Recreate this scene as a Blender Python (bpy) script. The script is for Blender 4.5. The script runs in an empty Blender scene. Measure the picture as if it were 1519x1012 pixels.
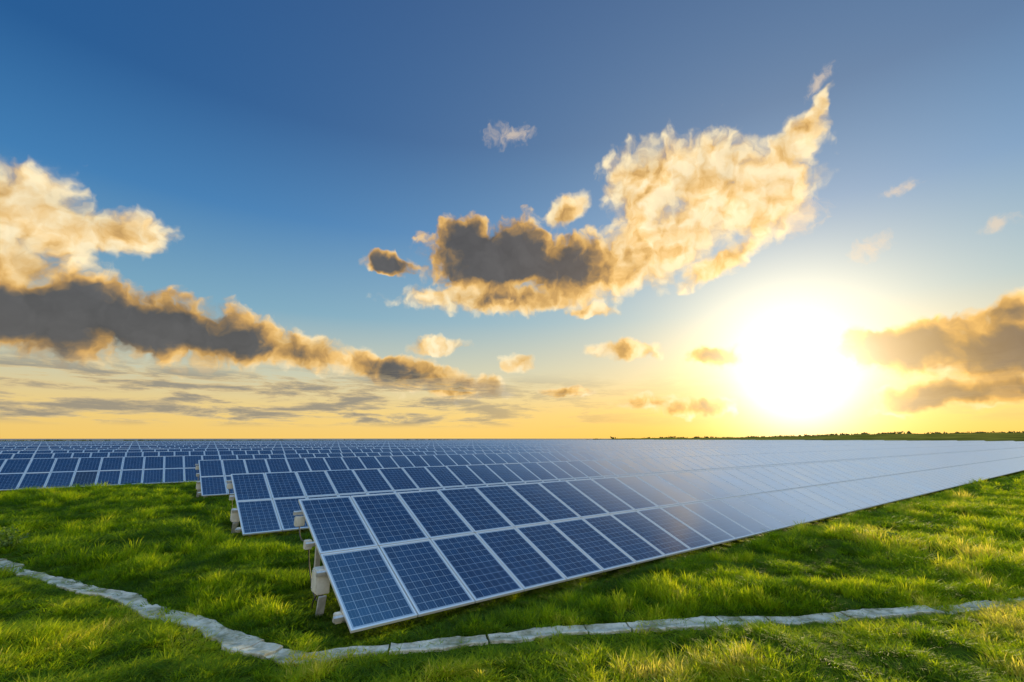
import bpy, math, numpy as np
from mathutils import Vector, Matrix
rng=np.random.default_rng(7)
scene=bpy.context.scene
R=math.radians
CAMH=2.7
# clouds: azimuth, elevation, half-width, half-height (degrees), tilt, brightness
blobs=[(-0.8,20.6,11.2,5.0,0,0),(-5.9,23.0,4.6,2.8,0,0.05),(-14.8,19.7,3.2,1.5,-10,0.2),(7.6,19.9,8.8,4.6,5,0.3),(18.4,21.8,11.2,4.8,18,1.0),
(17.1,28.0,6.0,5.2,0,0.9),(23.7,28.4,7.6,4.4,0,1.0),(28.6,25.2,7.2,5.0,15,1.0),(32.3,28.8,4.4,2.1,30,1.0),(35.4,31.2,3.0,.9,42,0.9),(6.6,26.0,3.2,1.8,25,0.8),
(-2.0,16.2,11.8,1.9,0,1.0),(24.2,18.8,5.4,1.5,25,1.0),(9.6,14.6,3.2,1.0,0,0.9),
(-47.2,18.6,7.2,4.0,-10,1.0),(-41.8,18.4,5.8,2.2,8,0.9),(-47.4,14.4,3.9,2.4,0,0.9),
(-43.9,10.6,8.6,4.2,0,0.),(-36.0,10.6,9.0,3.6,-4,.1),(-29.9,9.7,7.8,2.8,0,.35),(-24.0,9.2,4.8,2.1,0,.7),
(-12.6,7.2,8.6,2.4,-8,.4),(-5.5,5.8,6.0,1.7,0,.75),(-8.8,10.7,4.0,1.1,0,.95),(.8,8.65,2.3,1.1,0,.75),(13.,10.,4.6,1.3,0,.85),(23.1,8.8,3.4,1.5,0,.4),
(32.8,4.8,2.1,1.4,0,.1),(40.0,8.3,6.4,2.6,0,.2),(45.6,7.6,5.4,3.4,0,.15),(42.2,3.7,7.6,1.4,5,.35),(47.3,10.2,2.6,1.8,0,.55),(20.9,3.3,5.2,1.1,0,.6),(15.5,4.1,3.9,.9,0,.8),(6.,5.2,3.6,.7,0,.8)]
wisps=[(-0.4,34.5,3.7,1.4,0,.6),(38.5,17.8,2.4,1.1,20,.7),(47.2,17.5,2.0,.8,0,.7),(40.9,22.4,2.4,.6,10,.6),(36.2,33.8,1.8,.9,40,.5),(33.,22.,3.,1.8,30,.5)]

# ---------- node DSL ----------
class G:
    def __init__(s,nt): s.nt=nt; s.n=nt.nodes; s.l=nt.links
    def new(s,t,**k):
        n=s.n.new(t)
        for a,b in k.items(): setattr(n,a,b)
        return n
    def put(s,sock,v):
        if isinstance(v,bpy.types.NodeSocket): s.l.new(v,sock)
        elif v is not None: sock.default_value=v
    def m(s,op,a,b=None,c=None,clamp=False):
        n=s.new('ShaderNodeMath',operation=op,use_clamp=clamp)
        s.put(n.inputs[0],a); s.put(n.inputs[1],b); s.put(n.inputs[2],c); return n.outputs[0]
    def v(s,op,a,b=None,scale=None):
        n=s.new('ShaderNodeVectorMath',operation=op)
        s.put(n.inputs[0],a); s.put(n.inputs[1],b)
        if scale is not None: s.put(n.inputs['Scale'],scale)
        return n.outputs['Value'] if op in('DOT_PRODUCT','LENGTH','DISTANCE') else n.outputs[0]
    def mr(s,x,a,b,c=0.,d=1.,smooth=False):
        n=s.new('ShaderNodeMapRange',interpolation_type='SMOOTHSTEP' if smooth else 'LINEAR',clamp=True)
        s.put(n.inputs[0],x)
        for i,q in enumerate((a,b,c,d)): s.put(n.inputs[i+1],q)
        return n.outputs[0]
    def mix(s,f,a,b,t='MIX'):
        n=s.new('ShaderNodeMix',data_type='RGBA',blend_type=t,clamp_factor=True)
        s.put(n.inputs[0],f); s.put(n.inputs[6],a if not isinstance(a,tuple) else (*a[:3],1)); s.put(n.inputs[7],b if not isinstance(b,tuple) else (*b[:3],1)); return n.outputs[2]
    def ramp(s,f,stops,interp='LINEAR'):
        n=s.new('ShaderNodeValToRGB'); cr=n.color_ramp; cr.interpolation=interp
        while len(cr.elements)<len(stops): cr.elements.new(.5)
        for e,(p,c) in zip(cr.elements,stops): e.position=p; e.color=(*c,1)
        s.put(n.inputs[0],f); return n.outputs[0]
    def noise(s,vec,scale,detail=4,rough=.5,dist=0,dim='3D'):
        n=s.new('ShaderNodeTexNoise',noise_dimensions=dim)
        s.put(n.inputs['Vector'],vec); n.inputs['Scale'].default_value=scale; n.inputs['Detail'].default_value=detail
        n.inputs['Roughness'].default_value=rough; n.inputs['Distortion'].default_value=dist
        return n.outputs[0]
    def comb(s,x,y,z=0.):
        n=s.new('ShaderNodeCombineXYZ'); s.put(n.inputs[0],x);s.put(n.inputs[1],y);s.put(n.inputs[2],z); return n.outputs[0]
    def sep(s,v):
        n=s.new('ShaderNodeSeparateXYZ'); s.put(n.inputs[0],v); return n.outputs
def lin(r,g,b):
    f=lambda c:(c/255/12.92) if c/255<=.04045 else ((c/255+.055)/1.055)**2.4
    return (f(r),f(g),f(b))
# ---------- sun & sky ----------
SAZ,SEL=30.6,6.2
sd=Vector((math.sin(R(SAZ))*math.cos(R(SEL)),math.cos(R(SAZ))*math.cos(R(SEL)),math.sin(R(SEL))))
w=bpy.data.worlds.new("sky"); scene.world=w; w.use_nodes=True
g=G(w.node_tree); g.n.clear()
out=g.new('ShaderNodeOutputWorld'); bg=g.new('ShaderNodeBackground'); bg.inputs[1].default_value=.1
g.l.new(bg.outputs[0],out.inputs[0])
d=g.v('NORMALIZE',g.new('ShaderNodeTexCoord').outputs['Generated'])
x,y,z=g.sep(d)
el=g.m('MULTIPLY',g.m('ARCSINE',z),57.2958); az=g.m('MULTIPLY',g.m('ARCTAN2',x,y),57.2958)
C=g.comb(az,el)
th=g.m('MULTIPLY',g.m('ARCCOSINE',g.m('MINIMUM',g.v('DOT_PRODUCT',d,tuple(sd)),.999999)),57.2958)
base=g.ramp(g.m('DIVIDE',el,90.,clamp=True),[(0,lin(246,202,104)),(.03,lin(240,206,126)),(.075,lin(198,200,176)),(.15,lin(118,166,192)),(.26,lin(54,122,180)),(.37,lin(14,86,148)),(.6,lin(8,70,132))])
sky=g.new('ShaderNodeTexSky',sky_type='NISHITA',sun_disc=False,sun_elevation=R(SEL),sun_rotation=R(SAZ))
nish=g.v('SCALE',sky.outputs[0],scale=.1)
col=g.mix(.05,base,nish)
def ex(k,p=1.):
    t=g.m('DIVIDE',th,k)
    if p!=1: t=g.m('POWER',t,p)
    return g.m('EXPONENT',g.m('MULTIPLY',t,-1.))
g2=ex(8.); g3=ex(24.)
col=g.v('ADD',col,g.v('SCALE',(.42,.47,.36),scale=g3))
lowg=g.m('MULTIPLY',g.m('EXPONENT',g.m('MULTIPLY',g.m('MAXIMUM',el,0.),-.13)),ex(36.,2.))
col=g.mix(g.m('MULTIPLY',lowg,.9),col,lin(255,196,58))
F=None; WS=None; BS=None
wob=g.noise(C,.35,3,.55,dim='2D'); wob2=g.noise(g.v('ADD',C,(31.,17.,0.)),.35,3,.55,dim='2D')
Cw=g.v('ADD',C,g.comb(g.m('MULTIPLY',g.m('SUBTRACT',wob,.5),2.8),g.m('MULTIPLY',g.m('SUBTRACT',wob2,.5),2.0)))
def ell(bb):
    (a,e,ra,re,rot,b)=bb
    mp=g.new('ShaderNodeMapping',vector_type='TEXTURE'); g.l.new(Cw,mp.inputs[0])
    mp.inputs[1].default_value=(a,e,0); mp.inputs[2].default_value=(0,0,R(rot)); mp.inputs[3].default_value=(ra*1.12,re*1.12,1)
    return g.m('SUBTRACT',1.,g.v('LENGTH',mp.outputs[0]))
for bb in blobs:
    f=ell(bb); b=float(bb[5])
    wt=g.m('MAXIMUM',g.m('ADD',f,.3),0.)
    if F is None: F=f; WS=g.m('ADD',wt,.001); BS=g.m('MULTIPLY',wt,b)
    else:
        F=g.m('SMOOTH_MAX',F,f,.3); WS=g.m('ADD',WS,wt); BS=g.m('MULTIPLY_ADD',wt,b,BS)
W=None
for bb in wisps: W=ell(bb) if W is None else g.m('MAXIMUM',W,ell(bb))
B=g.m('DIVIDE',BS,WS)
def voro(vec,sc):
    n=g.new('ShaderNodeTexVoronoi',voronoi_dimensions='2D',feature='F1'); g.put(n.inputs['Vector'],vec); n.inputs['Scale'].default_value=sc
    n.inputs['Detail'].default_value=1.; n.inputs['Roughness'].default_value=.55; return n.outputs['Distance']
def dens(vec,det):
    return g.m('ADD',g.m('MULTIPLY',g.m('SUBTRACT',g.noise(vec,.27,det,.53,.1,'2D'),.5),1.45),g.m('MULTIPLY',g.m('SUBTRACT',.45,voro(vec,.5)),.34))
fb=dens(Cw,8)
D=g.m('ADD',g.m('MULTIPLY',g.m('MAXIMUM',F,-.8),1.5),fb)
alpha=g.mr(D,-.02,g.mr(B,.2,.9,.46,.66),smooth=True); thick=g.mr(D,.25,1.2)
S2=(SAZ,SEL,0.)
dl=g.v('SCALE',g.v('NORMALIZE',g.v('SUBTRACT',S2,C)),scale=1.1)
rel=g.m('SUBTRACT',fb,dens(g.v('ADD',Cw,dl),4))
kth=g.mr(B,.35,.9,.85,.10)
lt=g.m('ADD',g.m('MAXIMUM',B,.10),g.m('MULTIPLY',rel,.72)); lt=g.m('ADD',lt,g.m('MULTIPLY',g.m('SUBTRACT',.47,thick),kth)); lt=g.m('SUBTRACT',lt,g.mr(B,.7,1.,0.,.12),clamp=True)
ccol=g.ramp(lt,[(0,lin(84,86,90)),(.2,lin(120,106,88)),(.42,lin(196,150,84)),(.66,lin(252,202,116)),(1,lin(255,240,200))],'B_SPLINE')
ccol=g.v('SCALE',ccol,scale=g.mr(fb,-.45,.45,.80,1.2))
ccol=g.v('ADD',ccol,g.v('SCALE',(.6,.36,.05),scale=g2))
amax=g.mr(B,.3,.9,.97,.94)
col=g.mix(g.m('MULTIPLY',alpha,amax),col,ccol)
wa=g.mr(g.m('ADD',g.m('MAXIMUM',W,-1.),g.m('MULTIPLY',g.m('SUBTRACT',g.noise(Cw,.8,6,.65,.3,'2D'),.5),1.6)),.1,1.1,0.,.6,True)
col=g.mix(wa,col,lin(240,216,185))
# low stratus streaks
st=g.noise(g.comb(g.m('MULTIPLY',az,.075),g.m('MULTIPLY',el,.50)),1.7,7,.64,.2,'2D')
stm=g.m('MULTIPLY',g.mr(st,.40,.53,smooth=True),g.m('MULTIPLY',g.mr(el,1.,2.0,smooth=True),g.mr(el,8.0,5.4,smooth=True)))
stm=g.m('MULTIPLY',stm,g.mr(az,14.,-12.,.15,.9))
col=g.mix(stm,col,g.mix(g.mr(st,.47,.62),lin(216,192,142),lin(148,142,130)))
gl=g.comb(g.m('MULTIPLY',ex(6.0,1.1),2.6),g.m('MULTIPLY',ex(5.1,1.1),2.4),g.m('MULTIPLY',ex(3.7,1.1),2.5))
col=g.v('ADD',col,gl)
# added fill: out-of-view sky overhead and behind brightened to light grass and panels
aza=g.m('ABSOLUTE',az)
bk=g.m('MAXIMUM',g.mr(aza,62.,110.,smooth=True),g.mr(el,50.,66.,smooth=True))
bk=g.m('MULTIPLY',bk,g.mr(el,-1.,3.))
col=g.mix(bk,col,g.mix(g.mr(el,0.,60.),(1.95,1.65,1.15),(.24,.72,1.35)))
col=g.mix(g.mr(el,-1.,-6.),col,(.12,.14,.10))
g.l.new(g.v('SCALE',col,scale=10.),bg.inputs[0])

sun=bpy.data.lights.new("sun","SUN"); sun.energy=5; sun.angle=R(.5); sun.color=(1,.82,.40)
so=bpy.data.objects.new("sun",sun); scene.collection.objects.link(so); so.rotation_mode='QUATERNION'; so.rotation_quaternion=sd.to_track_quat('Z','Y'); so.location=sd*200

# ---------- helpers ----------
def mat(name):
    m=bpy.data.materials.new(name); m.use_nodes=True; gg=G(m.node_tree); return m,gg,gg.n['Principled BSDF']
def obj(name,me,parent=None,loc=(0,0,0)):
    o=bpy.data.objects.new(name,me); scene.collection.objects.link(o); o.location=loc
    if parent: o.parent=parent
    return o
def mesh(name,verts,faces,m=None,smooth=False):
    me=bpy.data.meshes.new(name); me.from_pydata([tuple(v) for v in verts],[],[tuple(f) for f in faces]); me.update()
    if m: me.materials.append(m)
    if smooth: me.shade_smooth()
    return me
def hsh(i,j,s):
    n=(i*374761393+j*668265263+s*1442695041)&0xffffffff
    n=((n^(n>>13))*1274126177)&0xffffffff
    return ((n^(n>>16))&0xffff)/65535.
def vn(x,y,s=0):
    x=np.asarray(x,float);y=np.asarray(y,float)
    i=np.floor(x).astype(np.int64);j=np.floor(y).astype(np.int64);u=x-i;v=y-j
    u=u*u*(3-2*u);v=v*v*(3-2*v)
    return (hsh(i,j,s)*(1-u)+hsh(i+1,j,s)*u)*(1-v)+(hsh(i,j+1,s)*(1-u)+hsh(i+1,j+1,s)*u)*v
PATH0=np.array([(-30,21.5),(-17,14.2),(-11.1,11.26),(-8.25,9.69),(-6.35,8.83),(-4.5,7.74),(-3.2,6.98),(-2.66,6.66),(-2.12,6.92),(-1.0,7.15),(.86,7.5),(2.9,7.8),(4.6,8.12),(6.9,8.5),(9.2,9.0),(12.5,9.8),(16,10.9)])
sg=np.r_[0,np.cumsum(np.hypot(*np.diff(PATH0,axis=0).T))]; sq=np.arange(0,sg[-1],.3)
PX=np.interp(sq,sg,PATH0[:,0]); PY=np.interp(sq,sg,PATH0[:,1])
PATH=np.stack([PX+.12*(vn(sq/1.6,sq*0,21)-.5),PY+.20*(vn(sq/1.2,sq*0,22)-.5)],1)
def pdist(x,y):
    best=np.full(np.shape(x),1e9)
    for (a,b),(c,e) in zip(PATH[:-1],PATH[1:]):
        dx,dy=c-a,e-b; t=np.clip(((x-a)*dx+(y-b)*dy)/(dx*dx+dy*dy),0,1)
        best=np.minimum(best,np.hypot(x-a-t*dx,y-b-t*dy))
    return best
def pdist_fast(x,y):
    out=np.full(x.shape,99.); mk=(np.abs(x)<33)&(y>4)&(y<25); out[mk]=pdist(x[mk],y[mk]); return out
Ps=[0,8.45,18.9,28.2]+[28.2+9.4*k for k in range(1,22)]
def under(x,y): # 1 beneath / just in front of the tables
    a=(x+2.18)*.794+(y-7.2)*.607; c=-(x+2.18)*.607+(y-7.2)*.794; u=np.zeros(np.shape(x))
    for k,P in enumerate(Ps[:12]):
        q=c-P; m=np.clip((q+.55)/.35,0,1)*np.clip((3.0-q)/.4,0,1)
        if k<3: m=m*np.clip((a+.6)/.4,0,1)
        u=np.maximum(u,m)
    return u
def height(x,y):
    h=.22*(vn(x/1.7,y/1.7,1)-.5)+.19*(vn(x/.7,y/.7,2)-.5)+.08*(vn(x/.3,y/.3,3)-.5)+.25*(vn(x/14,y/14,5)-.5)*np.clip((np.hypot(x,y)-12)/20,0,1)
    pd=pdist_fast(x,y); k=np.clip((pd-.15)/.7,0,1); h=h*k-.02*(1-k)
    u=under(x,y); h=h*(1-.75*u)-.03*u
    r=np.hypot(x,y); coast=np.clip((r-720)/120,0,1); return h-60*coast*coast*(3-2*coast)
# ---------- ground ----------
def axis(c,n=300,a=8,b=.02):
    i=np.arange(-n,n+1); return c+a*np.sinh(i*b)
X,Yv=np.meshgrid(axis(0),axis(9)); n=X.shape[0]
V=np.stack([X,Yv,height(X,Yv)],-1).reshape(-1,3)
idx=np.arange(n*n).reshape(n,n)
Fc=np.stack([idx[:-1,:-1],idx[:-1,1:],idx[1:,1:],idx[1:,:-1]],-1).reshape(-1,4)
m_ground,gg,p=mat("grassy_ground")
pos=gg.new('ShaderNodeNewGeometry').outputs['Position']
nz=gg.noise(pos,.35,6,.6); n2=gg.noise(pos,9,5,.7)
c=gg.ramp(nz,[(.3,(.028,.056,.004)),(.5,(.055,.095,.007)),(.7,(.09,.12,.012))])
c=gg.mix(gg.mr(n2,.35,.7,.0,.6),c,(.032,.028,.012))
gg.put(p.inputs['Base Color'],c); p.inputs['Roughness'].default_value=.95; p.inputs['Specular IOR Level'].default_value=0.
bp=gg.new('ShaderNodeBump'); bp.inputs['Strength'].default_value=.6; bp.inputs['Distance'].default_value=.06; gg.put(bp.inputs['Height'],n2); gg.l.new(bp.outputs[0],p.inputs['Normal'])
obj("ground",mesh("ground",V,Fc,m_ground,True))
# sea
m_sea,gg,p=mat("sea_water"); p.inputs['Base Color'].default_value=(.05,.10,.14,1); p.inputs['Roughness'].default_value=.35
t=np.linspace(0,2*np.pi,97)[:-1]
vs=[(math.cos(a)*40000,math.sin(a)*40000,-30) for a in t]
obj("sea",mesh("sea",vs,[tuple(range(96))],m_sea))
# hill
m_hill,gg,p=mat("hill_grass"); pos=gg.new('ShaderNodeNewGeometry').outputs['Position']
gg.put(p.inputs['Base Color'],gg.ramp(gg.noise(pos,.03,6,.65),[(.35,(.08,.08,.012)),(.65,(.24,.20,.03))])); p.inputs['Roughness'].default_value=1; p.inputs['Specular IOR Level'].default_value=0.
na,nr=260,14; hv=[]
def htop(A):
    fa=(math.degrees(A)-6)/70.
    return (1.8+4.2*min(1,fa*2.2))*min(1,fa*9)*(1-max(0,fa-.9)*9)*(.7+.6*float(vn(fa*9,0,9)))+.5*float(vn(fa*60,3,4))
for i in range(na):
    fa=i/(na-1); A=R(6+fa*70); top=htop(A)
    for j in range(nr):
        fr=j/(nr-1); r=430+fr*330
        hv.append((math.sin(A)*r,math.cos(A)*r,-1+(top+1)*math.sin(math.pi*fr)**.8))
hf=[(i*nr+j,(i+1)*nr+j,(i+1)*nr+j+1,i*nr+j+1) for i in range(na-1) for j in range(nr-1)]
obj("hill",mesh("hill",hv,hf,m_hill,True))
# distant trees
m_tree,gg,p=mat("distant_foliage"); p.inputs['Base Color'].default_value=(.10,.10,.035,1); p.inputs['Roughness'].default_value=1; p.inputs['Specular IOR Level'].default_value=0.
tv=[];tf=[]
def leafclump(cx,cy,cz,rx,rz,nl,s):
    for _ in range(nl):
        q=rng.normal(size=3); q/=np.linalg.norm(q); q*=rng.random()**.4
        c0=np.array([cx+q[0]*rx,cy+q[1]*rx,cz+q[2]*rz]); a=rng.normal(size=3)*s; b=rng.normal(size=3)*s
        k=len(tv); tv.extend([c0-a,c0+b,c0+a,c0-b]); tf.append((k,k+1,k+2,k+3))
for i in range(300):
    if i<110: A=R(-50+rng.random()*45); r=640+rng.random()*60; zb=0; hh=.7+rng.random()*.5
    else: A=R(8+rng.random()**.8*43); r=590+rng.random()*40; zb=htop(A)-.2; hh=.6+rng.random()**3*1.8
    leafclump(math.sin(A)*r,math.cos(A)*r,zb+hh*.3,hh*(1+rng.random()*4),hh*.55,22,hh*.3)
obj("distant_trees",mesh("distant_trees",tv,tf,m_tree))

# ---------- solar rows ----------
TH=math.atan2(1.405,3.17); ct,stn=math.cos(TH),math.sin(TH); ML=1.7235; PITCH=1.008; MW=.990; Z0=.138
m_glass,gg,p=mat("pv_cell_glass")
uv=gg.new('ShaderNodeUVMap').outputs[0]; ux,uy,_=gg.sep(uv)
rv=gg.new('ShaderNodeAttribute',attribute_name='mod').outputs['Fac']
cx=gg.mr(ux,.022,.978,0.,6.); cy=gg.mr(uy,.016,.984,0.,10.)
fx=gg.m('FRACT',cx); fy=gg.m('FRACT',cy)
ex_=gg.m('MINIMUM',fx,gg.m('SUBTRACT',1.,fx)); ey_=gg.m('MINIMUM',fy,gg.m('SUBTRACT',1.,fy))
gap=gg.m('LESS_THAN',gg.m('MINIMUM',ex_,ey_),.022)
bus=gg.m('MINIMUM',gg.m('ABSOLUTE',gg.m('SUBTRACT',fx,.3)),gg.m('ABSOLUTE',gg.m('SUBTRACT',fx,.7)))
bus=gg.m('LESS_THAN',bus,.012)
cid=gg.comb(gg.m('FLOOR',cx),gg.m('FLOOR',cy),gg.m('MULTIPLY',rv,97.))
wn=gg.new('ShaderNodeTexWhiteNoise',noise_dimensions='3D'); gg.put(wn.inputs[0],cid)
vor=gg.new('ShaderNodeTexVoronoi',voronoi_dimensions='3D'); gg.put(vor.inputs['Vector'],gg.v('ADD',gg.comb(cx,cy),gg.v('SCALE',cid,scale=3.))); vor.inputs['Scale'].default_value=9
crys=gg.sep(vor.outputs['Color'])[0]
cc=gg.mix(gg.m('ADD',gg.m('MULTIPLY',wn.outputs[0],.5),gg.m('MULTIPLY',crys,.4)),(.001,.014,.050),(.003,.036,.105))
cc=gg.mix(gg.m('MULTIPLY',gg.m('GREATER_THAN',rv,.975),.75),cc,(.006,.010,.022))
cc=gg.mix(gg.m('MULTIPLY',bus,.30),cc,(.25,.34,.45))
cc=gg.mix(gg.m('MULTIPLY',gap,.60),cc,(.36,.46,.56))
gg.put(p.inputs['Base Color'],cc)
dust=gg.noise(gg.new('ShaderNodeNewGeometry').outputs['Position'],1.3,5,.65)
gg.put(p.inputs['Roughness'],gg.mr(dust,.3,.7,.10,.18)); p.inputs['IOR'].default_value=1.95
# textured, dusty front glass turns mirror-like at grazing angles (Fresnel)
lw=gg.new('ShaderNodeLayerWeight'); lw.inputs[0].default_value=.5
gfac=gg.m('MULTIPLY',gg.mr(lw.outputs['Facing'],.57,.77,0.,.94,True),gg.m('SUBTRACT',1.,gg.m('MULTIPLY',gap,.2)))
glo=gg.new('ShaderNodeBsdfGlossy'); glo.inputs['Color'].default_value=(1,1,1,1); gg.put(glo.inputs['Roughness'],gg.mr(dust,.3,.7,.34,.48))
mx=gg.new('ShaderNodeMixShader'); gg.put(mx.inputs[0],gfac); gg.l.new(p.outputs[0],mx.inputs[1]); gg.l.new(glo.outputs[0],mx.inputs[2]); gg.l.new(mx.outputs[0],gg.n['Material Output'].inputs[0])
m_al,gg,p=mat("anodised_aluminium"); p.inputs['Base Color'].default_value=(.58,.61,.63,1); p.inputs['Metallic'].default_value=.4; p.inputs['Roughness'].default_value=.38
m_zn,gg,p=mat("galvanised_steel"); pos=gg.new('ShaderNodeNewGeometry').outputs['Position']
gg.put(p.inputs['Base Color'],gg.ramp(gg.noise(pos,14,4,.6),[(.3,(.33,.34,.35)),(.7,(.52,.53,.53))])); p.inputs['Metallic'].default_value=.4; p.inputs['Roughness'].default_value=.5
m_back,gg,p=mat("module_backsheet"); p.inputs['Base Color'].default_value=(.6,.6,.58,1); p.inputs['Roughness'].default_value=.6
m_box,gg,p=mat("inverter_paint"); pos=gg.new('ShaderNodeNewGeometry').outputs['Position']
gg.put(p.inputs['Base Color'],gg.ramp(gg.noise(pos,7,5,.7),[(.3,(.36,.37,.34)),(.7,(.52,.53,.50))])); p.inputs['Roughness'].default_value=.5
m_blk,gg,p=mat("black_cable"); p.inputs['Base Color'].default_value=(.02,.02,.02,1)

BOXF=np.array([(0,3,2,1),(4,5,6,7),(0,1,5,4),(1,2,6,5),(2,3,7,6),(3,0,4,7)])
def boxes_sn(lst):
    V=[];Fs=[]
    for (x0,x1,s0,s1,n0,n1) in lst:
        k=len(V)*1; V+= [(x0,s0,n0),(x1,s0,n0),(x1,s1,n0),(x0,s1,n0),(x0,s0,n1),(x1,s0,n1),(x1,s1,n1),(x0,s1,n1)]
        Fs+= (BOXF+k).tolist()
    return np.array(V,float),np.array(Fs)
def sn2xyz(P): # x, s, n -> local xyz
    o=np.empty_like(P); o[...,0]=P[...,0]; o[...,1]=P[...,1]*ct-P[...,2]*stn; o[...,2]=Z0+P[...,1]*stn+P[...,2]*ct; return o
FW=.028
fV,fF=boxes_sn([(0,MW,0,FW,-.038,.002),(0,MW,ML-FW,ML,-.038,.002),(0,FW,FW,ML-FW,-.038,.0015),(MW-FW,MW,FW,ML-FW,-.038,.0015)])
def row_meshes(tag,i0,i1):
    ii=np.arange(i0,i1); offs=np.array([(i*PITCH,j*(ML+.02)) for i in ii for j in (0,1)]); N=len(offs)
    jit=rng.normal(0,.003,(N,2))
    q=np.array([(FW,FW,0),(MW-FW,FW,0),(MW-FW,ML-FW,0),(FW,ML-FW,0)],float)
    GV=np.repeat(q[None],N,0); GV[...,0]+=offs[:,None,0]; GV[...,1]+=offs[:,None,1]
    cxm=GV[...,0].mean(1,keepdims=True); csm=GV[...,1].mean(1,keepdims=True)
    GV[...,2]+= -.0035+ (GV[...,0]-cxm)*jit[:,None,0]+(GV[...,1]-csm)*jit[:,None,1]
    me=mesh("pv_glass_"+tag,sn2xyz(GV).reshape(-1,3),np.arange(4*N).reshape(N,4),m_glass)
    uvl=me.uv_layers.new(name="UVMap"); uvl.data.foreach_set('uv',np.tile(np.array([0,0,1,0,1,1,0,1],float),N))
    at=me.attributes.new('mod','FLOAT','FACE'); at.data.foreach_set('value',rng.random(N))
    V=np.repeat(fV[None],N,0); V[...,0]+=offs[:,None,0]; V[...,1]+=offs[:,None,1]
    Fx=(fF[None]+(np.arange(N)*len(fV))[:,None,None]).reshape(-1,4)
    fr=mesh("pv_frame_"+tag,sn2xyz(V).reshape(-1,3),Fx,m_al)
    BV=np.repeat(q[None],N,0); BV[...,0]+=offs[:,None,0]; BV[...,1]+=offs[:,None,1]; BV[...,2]-=.012
    bk=mesh("pv_back_"+tag,sn2xyz(BV).reshape(-1,3),np.arange(4*N).reshape(N,4)[:,::-1],m_back)
    Vs=[];Fs=[]
    def add(P,Fq):
        k=sum(len(a) for a in Vs); Vs.append(P); Fs.append(Fq+k)
    L0=i0*PITCH-.14; L1=i1*PITCH+.12
    P,Fq=boxes_sn([(L0,L1,s,s+.045,-.105,-.040) for s in (.32,1.32,2.10,3.10)]); add(sn2xyz(P),Fq)
    xs=np.arange(i0*PITCH+.22,i1*PITCH,3.6)
    P,Fq=boxes_sn([(xx-.03,xx+.03,.15,3.3,-.185,-.107) for xx in xs]); add(sn2xyz(P),Fq)
    for xx in xs:
        for c0 in (.95,2.45):
            zt=Z0+c0*stn/ct-.19
            P=np.array([(xx-.04,c0-.04,-.3),(xx+.04,c0-.04,-.3),(xx+.04,c0+.04,-.3),(xx-.04,c0+.04,-.3),(xx-.04,c0-.04,zt),(xx+.04,c0-.04,zt),(xx+.04,c0+.04,zt),(xx-.04,c0+.04,zt)],float); add(P,BOXF)
        zt=Z0+1.6*stn/ct-.2
        P=np.array([(xx-.02,2.39,.15),(xx+.02,2.39,.15),(xx+.02,2.43,.2),(xx-.02,2.43,.2),(xx-.02,1.55,zt),(xx+.02,1.55,zt),(xx+.02,1.6,zt+.03),(xx-.02,1.6,zt+.03)],float); add(P,BOXF)
    stt=mesh("pv_structure_"+tag,np.concatenate(Vs),np.concatenate(Fs),m_zn)
    return me,fr,bk,stt
short=row_meshes("a",0,300); short2=row_meshes("b",0,300); long_=row_meshes("c",-70,300)
import bmesh
def bevbox(name,parent,c,s,m,bev=.012,rot=(0,0,0)):
    bm=bmesh.new(); bmesh.ops.create_cube(bm,size=1); bmesh.ops.scale(bm,vec=s,verts=bm.verts); bmesh.ops.bevel(bm,geom=bm.edges[:],offset=bev,segments=2,affect='EDGES')
    me=bpy.data.meshes.new(name); bm.to_mesh(me); bm.free(); me.materials.append(m); o=obj(name,me,parent,c); o.rotation_euler=rot; return o
ANG=math.atan2(.607,.794); perp=Vector((-.607,.794,0)); rr=Vector((.794,.607,0))
for k,P in enumerate(Ps):
    e=bpy.data.objects.new("solar_panel_row",None); scene.collection.objects.link(e)
    zz=0 if k<2 else .1+.06*math.sin(k*1.7); e.location=Vector((-2.18,7.2,0))+perp*P+Vector((0,0,zz)); e.rotation_euler=(0,0,ANG)
    ms=(short,short2,short)[k] if k<3 else long_
    for nm,me in zip(("cells","frames","backsheets","support_structure"),ms): obj(nm,me,e)
    if k<3:
        bevbox("inverter_box",e,(.0,1.45,.47),(.20,.30,.36),m_box)
        bevbox("inverter_cover",e,(-.106,1.45,.48),(.016,.25,.28),m_box,.006)
        bevbox("inverter_heatsink",e,(.0,1.63,.47),(.16,.05,.26),m_zn,.006)
        bevbox("cable_gland",e,(.0,1.40,.265),(.06,.06,.06),m_blk,.01)
        bevbox("cable_gland_small",e,(-.02,1.52,.27),(.04,.04,.05),m_blk,.008)
        bevbox("junction_box",e,(-.03,2.86,1.19),(.16,.14,.17),m_box)
        bevbox("junction_box_small",e,(-.05,2.15,.90),(.12,.12,.15),m_box)
        bevbox("junction_box_low",e,(-.05,.42,.20),(.10,.11,.13),m_box)
        bevbox("cable_tray",e,(-.02,1.3,.12),(.12,.04,.34),m_zn,.005,(R(18),0,0))
        for pts in ([(0,1.40,.24),(.02,1.7,.12),(0,2.1,.5),(-.03,2.15,.84)],[(-.02,1.52,.25),(-.05,1.62,.10),(-.02,1.7,-.05),(0,1.7,-.1)],[(-.03,2.2,.97),(-.06,2.5,.92),(-.05,2.75,1.05),(-.03,2.84,1.12)]):
            cu=bpy.data.curves.new("cable",'CURVE'); cu.dimensions='3D'; cu.bevel_depth=.011
            sp=cu.splines.new('BEZIER'); sp.bezier_points.add(3)
            for bpnt,c0 in zip(sp.bezier_points,pts): bpnt.co=c0; bpnt.handle_left_type=bpnt.handle_right_type='AUTO'
            cu.materials.append(m_blk); obj("cable",cu,e)

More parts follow.
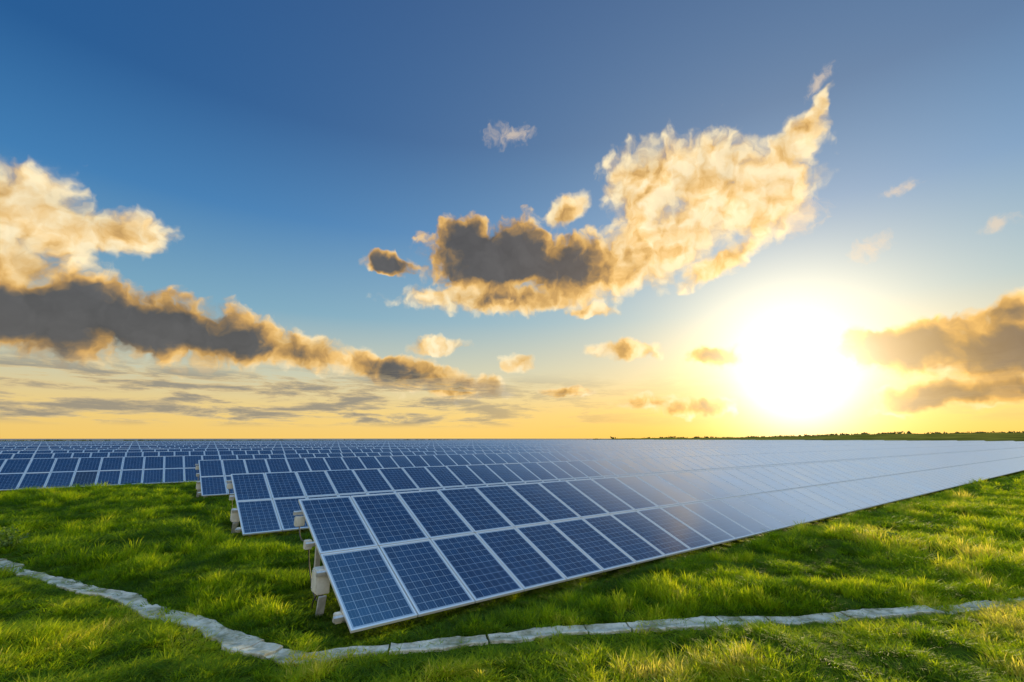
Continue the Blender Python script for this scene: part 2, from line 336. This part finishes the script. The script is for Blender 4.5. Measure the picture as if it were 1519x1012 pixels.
# ---------- concrete drain path ----------
m_con,gg,p=mat("weathered_concrete"); pos=gg.new('ShaderNodeNewGeometry').outputs['Position']
c=gg.ramp(gg.noise(pos,4,8,.7),[(.3,(.26,.25,.20)),(.5,(.48,.46,.38)),(.7,(.62,.60,.51))])
c=gg.mix(gg.mr(gg.noise(pos,1.7,6,.7),.48,.64,0.,.85),c,(.14,.14,.06))
gg.put(p.inputs['Base Color'],c); p.inputs['Roughness'].default_value=.9
bp=gg.new('ShaderNodeBump'); bp.inputs['Strength'].default_value=.9; bp.inputs['Distance'].default_value=.03; gg.put(bp.inputs['Height'],gg.noise(pos,18,6,.75)); gg.l.new(bp.outputs[0],p.inputs['Normal'])
seg=np.r_[0,np.cumsum(np.hypot(*np.diff(PATH,axis=0).T))]
s=0; pv=[];pf=[]
def pat(s): return np.array([np.interp(s,seg,PATH[:,0]),np.interp(s,seg,PATH[:,1])])
while s<seg[-1]-2:
    Ls=rng.uniform(.4,1.7); gp=rng.uniform(.002,.02); nseg=max(3,int(Ls/.09)); k=len(pv)
    w0=rng.uniform(.12,.175); zt=.018+rng.normal(0,.010); zt2=.018+rng.normal(0,.010)
    for q in range(nseg+1):
        sq_=s+gp+(Ls-2*gp)*q/nseg; c0=pat(sq_); t=pat(sq_+.15)-pat(sq_-.15); t/=np.linalg.norm(t)+1e-9; nn=np.array([-t[1],t[0]])
        zq=zt+(zt2-zt)*q/nseg
        wl=w0+.08*(float(vn(sq_*3.1,0,31))-.5)+rng.normal(0,.014); wr=w0+.08*(float(vn(sq_*3.1,0,32))-.5)+rng.normal(0,.014)
        for off_,dz in ((-wl,-.10),(-wl,-.006),(-wl*.85,.004),(0,-.014),(wr*.85,.004),(wr,-.006),(wr,-.10)):
            pt=c0+nn*off_; pv.append((pt[0],pt[1],zq+dz))
    for q in range(nseg):
        for r_ in range(6):
            i0=k+q*7+r_; pf.append((i0,i0+1,i0+8,i0+7))
    pf.append(tuple(k+r_ for r_ in range(7))[::-1]); pf.append(tuple(k+nseg*7+r_ for r_ in range(7)))
    s+=Ls
obj("concrete_path",mesh("concrete_path",pv,pf,m_con))

# ---------- grass ----------
m_gr,gg,p=mat("grass_blades")
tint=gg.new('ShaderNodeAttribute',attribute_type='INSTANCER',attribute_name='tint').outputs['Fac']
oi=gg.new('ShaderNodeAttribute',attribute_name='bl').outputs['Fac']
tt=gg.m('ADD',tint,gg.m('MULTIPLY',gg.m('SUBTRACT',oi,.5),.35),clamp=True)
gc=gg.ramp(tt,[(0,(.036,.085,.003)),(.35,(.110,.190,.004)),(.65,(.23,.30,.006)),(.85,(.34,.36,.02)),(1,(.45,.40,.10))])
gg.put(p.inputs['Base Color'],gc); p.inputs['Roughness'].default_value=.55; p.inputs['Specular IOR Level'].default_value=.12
tr=gg.new('ShaderNodeBsdfTranslucent'); gg.put(tr.inputs[0],gg.mix(1.,gc,(2.3,2.05,1.0),'MULTIPLY'))
mx=gg.new('ShaderNodeMixShader'); mx.inputs[0].default_value=.55; gg.l.new(p.outputs[0],mx.inputs[1]); gg.l.new(tr.outputs[0],mx.inputs[2]); gg.l.new(mx.outputs[0],gg.n['Material Output'].inputs[0])
coll=bpy.data.collections.new("grass_tufts")
for t in range(7):
    V=[];Fg=[];bl=[]
    for b in range(40):
        r0=abs(rng.normal(0,.065)); a0=rng.random()*6.283; base_=np.array([math.cos(a0)*r0,math.sin(a0)*r0,-.03])
        hgt=rng.uniform(.12,.28)*(1-r0*2.); lean=rng.uniform(.2,1.0)*hgt; la=a0+rng.normal(0,.7)
        dirv=np.array([math.cos(la),math.sin(la),0]); side=np.array([-math.sin(la+rng.normal(0,.6)),math.cos(la),0]); wd=rng.uniform(.003,.0065)
        k=len(V)
        for q,f in enumerate((0,.4,.75)):
            c0=base_+dirv*lean*f**1.8+np.array([0,0,hgt*(f-.18*f*f)]); ww=wd*(1-.35*f)
            V+= [c0-side*ww,c0+side*ww]
        V.append(base_+dirv*lean*1.05+np.array([0,0,hgt*.80]))
        Fg+= [(k,k+1,k+3,k+2),(k+2,k+3,k+5,k+4),(k+4,k+5,k+6)]; bl+=[rng.random()]*3
    me=mesh(f"tuft_{t}",V,Fg,m_gr); at=me.attributes.new('bl','FLOAT','FACE'); at.data.foreach_set('value',bl)
    o=bpy.data.objects.new(f"tuft_{t}",me); coll.objects.link(o)
def fan(n,r0,r1,amax=60):
    r=np.sqrt(rng.uniform(r0*r0,r1*r1,n)); a=np.radians(rng.uniform(-amax,amax,n)); return r*np.sin(a),r*np.cos(a)
XS=[];SC=[]
for (n,r0,r1,s0) in ((19000,4,14,1.0),(28000,14,34,1.5),(26000,34,80,2.3),(14000,80,170,3.6)):
    xx,yy=fan(n,r0,r1); XS.append(np.stack([xx,yy],1)); SC.append(np.full(n,s0))
XY=np.concatenate(XS); SC=np.concatenate(SC)
pd=pdist(XY[:,0],XY[:,1])
cover=vn(XY[:,0]*1.3,XY[:,1]*1.3,41)+np.clip((XY[:,0]-3)/9,0,.42)
gapn=vn(XY[:,0]/.33,XY[:,1]/.33,51)
keep=((pd>.18)|((pd>.07)&(rng.random(len(pd))<.45)&(cover>.5))|((rng.random(len(pd))<.6)&(cover>.80)))&(rng.random(len(pd))<.35+gapn*1.1)
XY=XY[keep]; SC=SC[keep]; pd=pd[keep]
xx,yy=XY.T; hz=height(xx,yy)
ypath=np.interp(xx,PATH[:,0],PATH[:,1]); fore=(yy<ypath)
big=vn(xx/1.3,yy/1.3,11); med=vn(xx/.45,yy/.45,12); wide=vn(xx/5,yy/5,13)
scl=SC*(.40+1.45*big*med+.25*big)*rng.uniform(.7,1.3,len(xx))
scl=np.where(fore,scl*.66,scl); scl*=np.clip(.42+(pd-.15)*1.2,.42,1)
un=under(xx,yy); scl=scl*(1-un)+un*np.minimum(scl,.42)
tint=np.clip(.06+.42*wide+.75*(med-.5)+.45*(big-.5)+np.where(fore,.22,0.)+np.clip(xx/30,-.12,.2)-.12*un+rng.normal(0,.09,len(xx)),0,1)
me=bpy.data.meshes.new("grass"); me.vertices.add(len(xx)); me.vertices.foreach_set('co',np.stack([xx,yy,hz],1).ravel())
def fa(nm,ty,v):
    a=me.attributes.new(nm,ty,'POINT'); a.data.foreach_set('vector' if ty=='FLOAT_VECTOR' else 'value',np.asarray(v,np.float32).ravel())
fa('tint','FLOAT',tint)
fa('rot','FLOAT_VECTOR',np.stack([rng.normal(0,.12,len(xx))*(1-un),rng.normal(0,.12,len(xx))*(1-un),rng.uniform(0,6.28,len(xx))],1))
sxy=SC*(1-un)+un*np.minimum(SC,1.0)
fa('scl','FLOAT_VECTOR',np.stack([sxy,sxy,scl*np.where(SC>2,.62,np.where(SC>1.2,.85,1))],1))
go=obj("grass",me)
ng=bpy.data.node_groups.new("scatter_grass",'GeometryNodeTree')
ng.interface.new_socket("Geometry",in_out='INPUT',socket_type='NodeSocketGeometry'); ng.interface.new_socket("Geometry",in_out='OUTPUT',socket_type='NodeSocketGeometry')
N=ng.nodes; L=ng.links; gi=N.new('NodeGroupInput'); gout=N.new('NodeGroupOutput'); ip=N.new('GeometryNodeInstanceOnPoints'); ci=N.new('GeometryNodeCollectionInfo')
ci.inputs['Collection'].default_value=coll; ci.inputs['Separate Children'].default_value=True; ci.inputs['Reset Children'].default_value=True
def na_(nm):
    n=N.new('GeometryNodeInputNamedAttribute'); n.data_type='FLOAT_VECTOR'; n.inputs[0].default_value=nm; return n.outputs[0]
e2r=N.new('FunctionNodeEulerToRotation'); L.new(na_('rot'),e2r.inputs[0])
L.new(gi.outputs[0],ip.inputs['Points']); L.new(ci.outputs[0],ip.inputs['Instance']); ip.inputs['Pick Instance'].default_value=True
L.new(e2r.outputs[0],ip.inputs['Rotation']); L.new(na_('scl'),ip.inputs['Scale']); L.new(ip.outputs[0],gout.inputs[0])
md=go.modifiers.new("scatter",'NODES'); md.node_group=ng

# ---------- weeds ----------
m_leaf,gg,p=mat("weed_leaf"); pos=gg.new('ShaderNodeNewGeometry').outputs['Position']
gc=gg.ramp(gg.noise(pos,6,3,.6),[(.35,(.03,.07,.008)),(.65,(.08,.15,.012))]); gg.put(p.inputs['Base Color'],gc); p.inputs['Roughness'].default_value=.5
tr=gg.new('ShaderNodeBsdfTranslucent'); gg.put(tr.inputs[0],gg.mix(1.,gc,(2.,1.8,1.),'MULTIPLY')); mx=gg.new('ShaderNodeMixShader'); mx.inputs[0].default_value=.4
gg.l.new(p.outputs[0],mx.inputs[1]); gg.l.new(tr.outputs[0],mx.inputs[2]); gg.l.new(mx.outputs[0],gg.n['Material Output'].inputs[0])
for (wx,wy,wr) in ((-12.4,12.6,.50),(-13.2,13.0,.42),(9.8,13.2,.22)):
    V=[];Fg=[]
    for st_ in range(34):
        a0=rng.random()*6.283; ln=wr*rng.uniform(.7,1.3); ti=rng.uniform(.1,.9)
        dv=np.array([math.cos(a0)*math.sin(ti),math.sin(a0)*math.sin(ti),math.cos(ti)])
        k=len(V); sdv=np.array([-math.sin(a0),math.cos(a0),0])*.004; V+=[-sdv,sdv,dv*ln+sdv,dv*ln-sdv]; Fg.append((k,k+1,k+2,k+3))
        for lf in range(9):
            c0=dv*ln*rng.uniform(.3,1.05); u=rng.normal(size=3); u/=np.linalg.norm(u); v2=np.cross(u,rng.normal(size=3)); v2/=np.linalg.norm(v2)
            L0=rng.uniform(.06,.11); k=len(V); V+=[c0,c0+u*L0*.4+v2*L0*.3,c0+u*L0*.9+v2*L0*.15,c0+u*L0*1.1,c0+u*L0*.9-v2*L0*.15,c0+u*L0*.4-v2*L0*.3]; Fg.append(tuple(range(k,k+6)))
    o=obj("weed_plant",mesh("weed_plant",V,Fg,m_leaf),None,(wx,wy,float(height(np.array([wx]),np.array([wy]))[0])))

# ---------- camera ----------
cam=bpy.data.cameras.new("camera"); cam.lens=17; cam.sensor_width=36; cam.clip_end=100000; cam.clip_start=.05
co=bpy.data.objects.new("camera",cam); scene.collection.objects.link(co); co.location=(0,0,CAMH); co.rotation_euler=(R(90+11.36),0,0); scene.camera=co
scene.view_settings.view_transform='Standard'; scene.view_settings.look='None'; scene.view_settings.exposure=0
